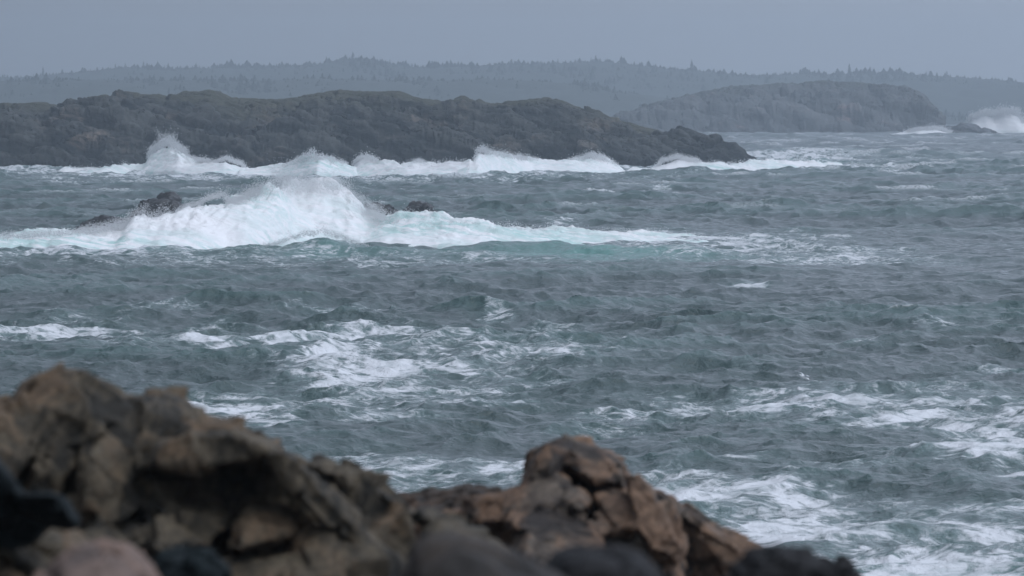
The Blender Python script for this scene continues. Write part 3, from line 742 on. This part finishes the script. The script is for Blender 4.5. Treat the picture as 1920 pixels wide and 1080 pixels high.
make_rock('boulder', 'small black boulder beside the foaming water, last at the lower right end of the rocks', M_ROCK_GREY, [
    ([(1515, 1072), (1545, 1052), (1575, 1046), (1598, 1058), (1612, 1085), (1630, 1300), (1490, 1300)], 19.0, 0.4, (0, -0.2), 0.2),
    ], 0.011, 0.22, 0.03, 71, 0.4, 2, (1, 1, 0.7), planar=0.5)

# bedrock of the shore the camera stands on
def build_shore():
    xs = np.linspace(-22, 22, 160); ys = np.linspace(-6, 52, 200)
    X, Y = np.meshgrid(xs, ys)
    z = np.interp(Y, [-6, 4, 12, 26, 34, 44, 52], [8.3, 8.2, 8.0, 6.8, 4.0, -0.8, -2.0])
    q = np.stack([X.ravel(), Y.ravel(), 0 * X.ravel()], 1)
    Z = z.ravel() + 0.30 * fbm(q / 2.5, 5, 77) + 0.15 * fbm(q / 0.8, 4, 78, 0.5, True)
    structure(link('shore', mesh_np('shore', np.stack([X.ravel(), Y.ravel(), Z], 1), grid_faces(200, 160)), M_SHORE))
build_shore()

# reef rocks among the breaker
make_rock('reef_rock', 'hump-backed dark wet rock rising behind the white surge of the reef', M_REEF, [
    ([(228, 424), (250, 398), (283, 377), (300, 373), (322, 370), (335, 384), (349, 400), (352, 440), (230, 440)], 337, 3.0),
    ([(288, 388), (325, 372), (338, 392), (352, 440), (290, 440)], 335.4, 1.6)], 0.14, 1.6, 0.30, 81, 0.4)
make_rock('reef_rock', 'long low dark rock, the lowest of the reef, awash with foam', M_REEF, [
    ([(142, 423), (163, 413), (195, 410), (224, 411), (242, 420), (240, 450), (140, 450)], 335, 2.5)], 0.14, 1.4, 0.25, 83, 0.2)
make_rock('reef_rock', 'dark rock just beside the spray plume, dipping towards the foam', M_REEF, [
    ([(664, 388), (690, 379), (714, 381), (738, 392), (756, 401), (760, 440), (665, 440)], 342, 2.5)], 0.14, 1.4, 0.28, 87, 0.5)
make_rock('reef_rock', 'dark notched rock farther from the spray plume, foam across its foot', M_REEF, [
    ([(748, 400), (763, 388), (785, 380), (802, 385), (819, 397), (822, 440), (748, 440)], 343, 2.5),
    ([(790, 388), (799, 379), (810, 392), (805, 420)], 341.4, 0.8)], 0.14, 1.3, 0.28, 89, -0.4)
make_rock('reef_rock', 'low dark rock off the hazy headland, half hidden by a burst of spray', M_REEF, [
    ([(1758, 246), (1775, 238), (1800, 231), (1830, 235), (1845, 240), (1868, 252), (1870, 262), (1750, 262)], 1440, 10)], 0.6, 6, 0.9, 91, 0.3)
make_rock('reef_rock', 'small dark rock in the surf at the tip of the island', M_REEF, [
    ([(1280, 322), (1290, 314), (1305, 311), (1318, 316), (1325, 324), (1325, 335), (1275, 335)], 690, 3)], 0.2, 1.8, 0.3, 93, 0.3)

# ------------------------------------------------------------------ breaking waves: a heaped white-water body and its flying drops
TET = np.array([(1, 1, 1), (1, -1, -1), (-1, 1, -1), (-1, -1, 1)], float) * 0.75
TETF = np.array([(0, 1, 2), (0, 3, 1), (0, 2, 3), (1, 3, 2)])
def drops_mesh(name, P, R):
    n = len(P)
    a = rng.standard_normal((n, 3, 3))
    Q, _ = np.linalg.qr(a)
    V = P[:, None, :] + np.einsum('ij,njk->nik', TET, Q) * R[:, None, None]
    F = TETF[None] + 4 * np.arange(n)[:, None, None]
    return mesh_np(name, V.reshape(-1, 3), F.reshape(-1, 3), True)

def breaker(label, top, bottom, run, sprays, turb, green, seed, sx, group=None, mat_scale=1.0, back=6.0):
    """top / bottom: photo outline of the white water; run: metres from its front edge back to its crest"""
    x0, x1 = bottom[0][0], bottom[-1][0]
    dm = dsea(np.mean([b[1] for b in bottom]))
    nx = int((x1 - x0) / FPX * dm / sx); ny = int((run + back) / (sx * 1.25))
    px = np.linspace(x0, x1, nx); v = np.linspace(0, 1, ny) * (run + back)
    P, Vv = np.meshgrid(px, v, indexing='xy'); P = P.ravel(); Vv = Vv.ravel()
    dc = dsea(interp(P, bottom)) + run
    df = dc - run + turb * 2.2 * fbm(np.stack([P / 75, 0 * P, 0 * P + seed], 1), 2, seed + 43, 0.4)
    zc = gz(interp(P, top), dc)
    zc = zc * (1 + 0.14 * fbm(np.stack([P / 26, Vv / (1.6 * turb), 0 * P + seed], 1), 5, seed + 41, 0.62))
    y = df + Vv; x = gx(P, dc)
    t = np.clip(Vv / run, 0, 1); tb = np.clip((Vv - run) / back, 0, 1)
    ends = sstep(x0, x0 + 0.06 * (x1 - x0), P) * sstep(x1, x1 - 0.06 * (x1 - x0), P)
    q = np.stack([x, y, np.zeros_like(x)], 1)
    prof = t ** 0.85 * (1 - tb ** 1.3)
    z = -0.15 + (zc + 0.15) * prof
    n1 = fbm(q / (turb * np.array([6, 5, 1.0])), 5, seed, 0.55)
    qs = q + np.stack([0 * x, 1.3 * turb * fbm(q / (turb * 5), 3, seed + 61), 0 * x], 1)
    n2 = fbm(qs / (turb * np.array([5.5, 1.5, 1.0])), 5, seed + 7, 0.58, True)
    n3 = fbm(q / (turb * np.array([0.9, 0.8, 1.0])), 4, seed + 8, 0.6)
    z = z + turb * (0.62 * n1 + 0.55 * n2 + 0.16 * n3) * (0.35 + 0.65 * t * (1 - tb)) - (1 - ends) * 1.2 - 1.2 * sstep(0.6, 1.0, tb)
    z -= 0.5 * turb * sstep(0.12, 0.0, t)
    y = y + turb * 0.8 * fbm(q / (turb * 3) + 5.5, 3, seed + 13)
    C = np.array([x.mean(), y.mean(), -0.5])
    root = bpy.data.objects.new('breaking_wave', None); COL.objects.link(root); root.location = tuple(C)
    tag(root, label, 'wave', group)
    V = np.stack([x, y, z], 1)
    me = mesh_np('white_water', V - C, grid_faces(ny, nx))
    gv = interp(P, green) if isinstance(green, list) else green
    gr = np.clip(gv * (0.55 + 0.9 * fbm(q / (turb * np.array([10, 6, 1.0])), 3, seed + 3)) + 0.35 * sstep(0.3, 0.0, t), 0, 1)
    attr(me, 'green', gr)
    link('white_water', me, M_WHITE, parent=root)
    PP, RR = [], []
    for (ptop, pbot, count, dist, spread, r0, r1, fall) in sprays:
        a, b = ptop[0][0], ptop[-1][0]
        p = rng.uniform(a, b, count)
        jets = fbm(np.stack([p / (0.030 * (b - a) + 4), 0 * p, 0 * p + seed], 1), 4, seed + 21, 0.6)
        fringe = rng.uniform(0, 1, count) < 0.75
        u = np.where(fringe, rng.normal(0.985, 0.07, count), rng.uniform(0.80, 1.12, count))
        if fall >= 1.2: u = rng.uniform(0, 1.1, count) ** 1.4
        u = u + 0.9 * np.maximum(jets - 0.22, 0) * rng.uniform(0, 1, count) ** 0.7 * (rng.uniform(0, 1, count) < 0.5)
        u = u + 0.20 * jets * np.clip(u, 0, 1.2) + np.abs(rng.normal(0, 0.10, count)) * (rng.uniform(0, 1, count) < 0.22)
        tp, bt = interp(p, ptop), interp(p, pbot)
        row = bt + (tp - bt) * u - rng.exponential(1.7, count) + rng.normal(0, 1.0, count)
        crest = dsea(interp(p, bottom)) + run
        dist = dist if dist > 100 else crest + dist
        yy = dist + rng.normal(0, spread, count)
        lean = 0.25 * (u ** 2) * (bt - tp)
        xx = gx(p + lean * rng.uniform(-0.5, 1.0, count) + rng.normal(0, 2.0, count), dist)
        PP.append(np.stack([xx, yy, gz(row, dist)], 1))
        RR.append(rng.uniform(0.75 * r0, 0.75 * r1, count) * (1.15 - 0.45 * np.clip(u, 0, 1)))
    PP = np.concatenate(PP); RR = np.concatenate(RR)
    sp = link('spray', drops_mesh('spray', PP - C, RR), M_SPRAY, parent=root)
    sp['kind'] = 'stuff'
    return root

breaker('huge white breaker bursting over the reef rocks with a tall plume of spray',
    [(-90, 452), (0, 446), (100, 441), (150, 438), (180, 440), (228, 438), (240, 424), (252, 416), (275, 417), (300, 420), (328, 413), (345, 404), (400, 383), (450, 373), (480, 362), (508, 350), (530, 345), (560, 347), (612, 348), (634, 356), (658, 374), (676, 397), (690, 414), (705, 415), (740, 408), (770, 407), (800, 406), (830, 411), (850, 417), (900, 424), (1000, 432), (1150, 440), (1280, 448), (1400, 462)],
    [(-90, 491), (60, 489), (180, 486), (300, 483), (470, 477), (560, 470), (650, 468), (720, 472), (850, 474), (950, 470), (1050, 466), (1150, 463), (1250, 461), (1320, 462), (1400, 466)], 11.0,
    [([(425, 384), (450, 372), (480, 364), (505, 352), (522, 345), (545, 349), (580, 353), (612, 351), (630, 359), (655, 378), (682, 398), (720, 412)], [(425, 420), (560, 455), (720, 430)], 38000, 0.3, 1.2, 0.014, 0.048, 0.85),
     ([(480, 356), (522, 334), (560, 341), (610, 338), (660, 362), (720, 400)], [(480, 375), (560, 380), (720, 420)], 5000, 0.3, 1.6, 0.018, 0.04, 1.1),
     ([(330, 395), (370, 382), (400, 368), (415, 365), (430, 376), (450, 370), (480, 360)], [(330, 415), (400, 400), (480, 392)], 8000, 0.3, 1.0, 0.016, 0.045, 1.1),
     ([(236, 408), (255, 392), (268, 386), (280, 400), (296, 398), (310, 392), (330, 402), (345, 398)], [(236, 425), (345, 418)], 5000, 0.3, 0.8, 0.02, 0.05, 1.3),
     ([(150, 428), (190, 420), (215, 414), (240, 410)], [(150, 440), (240, 430)], 2500, 0.3, 0.8, 0.02, 0.05, 1.4),
     ([(-90, 446), (0, 440), (80, 432), (120, 434), (180, 428), (240, 412)], [(-90, 458), (240, 430)], 6000, 0.3, 1.0, 0.02, 0.06, 1.6),
     ([(690, 400), (760, 398), (800, 400), (860, 416), (930, 420), (1010, 426), (1100, 432), (1200, 436), (1300, 444), (1400, 455)], [(690, 415), (860, 430), (1010, 444), (1400, 470)], 12000, 0.3, 1.0, 0.018, 0.05, 1.7),
     ([(455, 472), (500, 462), (540, 450), (570, 438), (600, 436), (640, 445), (690, 464)], [(455, 482), (560, 470), (690, 478)], 4000, 315.5, 0.7, 0.018, 0.045, 1.1),
     ],
    0.95, [(-90, .75), (300, .8), (440, 1.0), (520, .8), (560, .3), (670, .3), (760, .85), (900, .75), (1050, 1.1), (1400, 1.4)], 501, 0.13)

G = 'breakers along the island shore'
breaker('breaker with a ragged fan of spray thrown up the dark cliff of the island',
    [(100, 321), (130, 317), (145, 319), (190, 318), (232, 311), (274, 310), (284, 290), (300, 282), (322, 277), (338, 284), (350, 298), (375, 305), (400, 308), (425, 304), (450, 315), (480, 318)],
    [(100, 325), (200, 328), (260, 325), (340, 328), (400, 330), (480, 331)], 11.0,
    [([(278, 296), (285, 282), (298, 275), (310, 272), (322, 268), (332, 277), (342, 283), (350, 298), (372, 302), (400, 310)], [(278, 316), (400, 320)], 9000, 0.3, 1.2, 0.05, 0.14, 0.8),
     ([(395, 306), (410, 302), (425, 298), (440, 305), (460, 314)], [(395, 318), (460, 320)], 2500, 0.3, 1.2, 0.05, 0.12, 1.0),
     ([(125, 322), (132, 314), (140, 318), (190, 318), (215, 314), (235, 308), (250, 318)], [(125, 326), (250, 324)], 2500, 0.3, 1.2, 0.05, 0.12, 1.2)],
    1.0, 0.55, 511, 0.20, G)
breaker('smooth-backed peaking breaker with a small wisp of spray at its top, between two others',
    [(440, 318), (500, 316), (540, 306), (565, 297), (585, 292), (610, 297), (640, 306), (680, 314)],
    [(440, 331), (520, 332), (600, 335), (680, 333)], 11.0,
    [([(530, 312), (560, 298), (578, 288), (584, 279), (592, 288), (620, 298), (650, 308)], [(530, 318), (584, 300), (650, 316)], 4000, 0.3, 1.2, 0.05, 0.12, 1.2),
     ([(615, 308), (622, 298), (630, 306)], [(615, 314), (630, 314)], 500, 0.3, 1.0, 0.05, 0.1, 1.0)],
    0.9, 0.75, 521, 0.20, G)
breaker('longest white breaker along the middle of the island, spray leaping at both its ends',
    [(650, 314), (668, 302), (690, 300), (712, 307), (780, 306), (850, 309), (888, 305), (898, 288), (925, 290), (980, 299), (1040, 306), (1080, 303), (1110, 295), (1132, 299), (1160, 314), (1190, 320)],
    [(650, 332), (760, 335), (880, 337), (940, 333), (1000, 329), (1100, 328), (1190, 326)], 12.0,
    [([(662, 310), (672, 296), (690, 297), (706, 304)], [(662, 318), (706, 318)], 2500, 0.3, 1.2, 0.05, 0.13, 1.0),
     ([(770, 308), (785, 303), (800, 309)], [(770, 314), (800, 316)], 900, 0.3, 1.2, 0.05, 0.12, 1.0),
     ([(890, 300), (896, 284), (905, 280), (920, 287), (945, 293), (980, 298), (1010, 304)], [(890, 312), (1010, 316)], 6000, 0.3, 1.4, 0.05, 0.13, 0.9),
     ([(1055, 308), (1080, 301), (1100, 294), (1112, 291), (1126, 295), (1142, 306), (1160, 316)], [(1055, 318), (1160, 322)], 5000, 0.3, 1.4, 0.05, 0.13, 0.9),
     ([(700, 308), (800, 306), (890, 304), (1000, 302), (1080, 306)], [(700, 318), (1080, 318)], 4000, 0.3, 1.4, 0.05, 0.12, 1.6)],
    1.0, 0.45, 531, 0.20, G)
breaker('breaker wrapping round the low tapering tip of the island',
    [(1160, 322), (1220, 320), (1245, 308), (1270, 299), (1300, 305), (1350, 309), (1400, 308), (1430, 303), (1480, 302), (1540, 306), (1600, 314)],
    [(1160, 326), (1260, 326), (1350, 326), (1420, 324), (1500, 322), (1600, 320)], 10.0,
    [([(1228, 316), (1240, 304), (1262, 297), (1270, 292), (1280, 298), (1310, 303)], [(1228, 320), (1310, 318)], 3500, 0.3, 1.3, 0.05, 0.13, 1.0),
     ([(1300, 306), (1400, 304), (1430, 300), (1520, 300)], [(1300, 316), (1520, 312)], 2000, 0.3, 1.3, 0.05, 0.12, 1.5)],
    1.0, 0.75, 541, 0.20, G)
breaker('small white breaker under the steep end of the hazy headland',
    [(1660, 252), (1700, 249), (1720, 247), (1750, 244), (1762, 245), (1785, 252)], [(1660, 254.5), (1720, 255), (1790, 254.5)], 14.0,
    [([(1695, 250), (1720, 244), (1740, 244), (1755, 241), (1764, 243), (1785, 252)], [(1695, 253), (1785, 254)], 3500, 0.3, 2, 0.12, 0.3, 1.0)],
    0.8, 0.1, 551, 0.5)
breaker('wide cloudy burst of spray behind the low rock off the headland',
    [(1800, 250), (1812, 238), (1822, 224), (1846, 216), (1862, 221), (1885, 211), (1904, 216), (1918, 232), (1930, 244), (1990, 252)], [(1800, 251.5), (1900, 252), (1990, 252)], 14.0,
    [([(1812, 238), (1818, 224), (1832, 216), (1846, 212), (1860, 218), (1875, 211), (1888, 207), (1902, 212), (1914, 224), (1922, 240), (1960, 248)], [(1812, 240), (1850, 250), (1960, 253)], 7000, 0.3, 3, 0.12, 0.34, 0.75)],
    0.8, 0.1, 561, 0.5)

# ------------------------------------------------------------------ a gull low over the waves
def build_gull():
    d = 168.0
    c = Vector((gx(1508, d), d, gz(707, d)))
    root = bpy.data.objects.new('seagull', None); COL.objects.link(root); root.location = c; root.rotation_euler = (0.1, 0.5, 0.35)
    tag(root, 'small white seagull gliding low over the waves above the broad foam patch', 'seagull')
    m = Mat('white_feathers'); m.set(color=(0.85, 0.86, 0.86), rough=0.8)
    k = Mat('grey_feathers'); k.set(color=(0.55, 0.58, 0.6), rough=0.8)
    bm = bmesh.new(); rings = []
    prof = [(-0.20, 0.004, 0), (-0.15, 0.022, 0), (-0.07, 0.045, 0), (0.02, 0.055, -0.004), (0.09, 0.045, 0), (0.13, 0.033, 0.008), (0.165, 0.032, 0.014), (0.195, 0.02, 0.012), (0.225, 0.006, 0.006)]
    for x, r, z in prof:
        rings.append([bm.verts.new((x, r * math.cos(a), z + 0.9 * r * math.sin(a))) for a in np.linspace(0, 2 * math.pi, 11)[:-1]])
    for a, b in zip(rings[:-1], rings[1:]):
        for i in range(10): bm.faces.new((a[i], a[(i + 1) % 10], b[(i + 1) % 10], b[i]))
    bm.faces.new(rings[0]); bm.faces.new(rings[-1])
    me = bpy.data.meshes.new('body'); bm.to_mesh(me); bm.free()
    link('body', me, m.m, parent=root)
    for s in (-1, 1):
        bm = bmesh.new(); rows = []
        for y, x0, x1, z in [(0.03, -0.05, 0.09, 0.02), (0.18, -0.05, 0.10, 0.07), (0.30, -0.08, 0.07, 0.09), (0.42, -0.13, 0.0, 0.085), (0.55, -0.20, -0.14, 0.06)]:
            rows.append([bm.verts.new((x1, s * y, z)), bm.verts.new(((x0 + x1) / 2, s * y, z + 0.012)), bm.verts.new((x0, s * y, z)), bm.verts.new(((x0 + x1) / 2, s * y, z - 0.006))])
        for a, b in zip(rows[:-1], rows[1:]):
            for i in range(4): bm.faces.new((a[i], a[(i + 1) % 4], b[(i + 1) % 4], b[i]))
        bm.faces.new(rows[0]); bm.faces.new(rows[-1])
        bmesh.ops.recalc_face_normals(bm, faces=bm.faces)
        me = bpy.data.meshes.new('wing'); bm.to_mesh(me); bm.free()
        link('wing', me, k.m, parent=root)
build_gull()

# ------------------------------------------------------------------ haze
def build_haze():
    bm = bmesh.new()
    bmesh.ops.create_cube(bm, size=1)
    me = bpy.data.meshes.new('haze'); bm.to_mesh(me); bm.free()
    m = bpy.data.materials.new('sea_haze'); m.use_nodes = True
    t = m.node_tree; t.nodes.clear()
    o = t.nodes.new('ShaderNodeOutputMaterial'); v = t.nodes.new('ShaderNodeVolumePrincipled')
    v.inputs['Color'].default_value = (*HAZE_COLOR, 1); v.inputs['Density'].default_value = HAZE_DENSITY
    v.inputs['Anisotropy'].default_value = 0.6
    t.links.new(v.outputs[0], o.inputs['Volume'])
    ob = link('haze', me, m)
    ob.scale = (4400, 3800, 74); ob.location = (0, 1700, 32)      # z -5 .. 69, y -200 .. 3600
    ob['kind'] = 'stuff'; ob['label'] = 'grey sea mist and drizzle thickening with distance'; ob['category'] = 'haze'
build_haze()
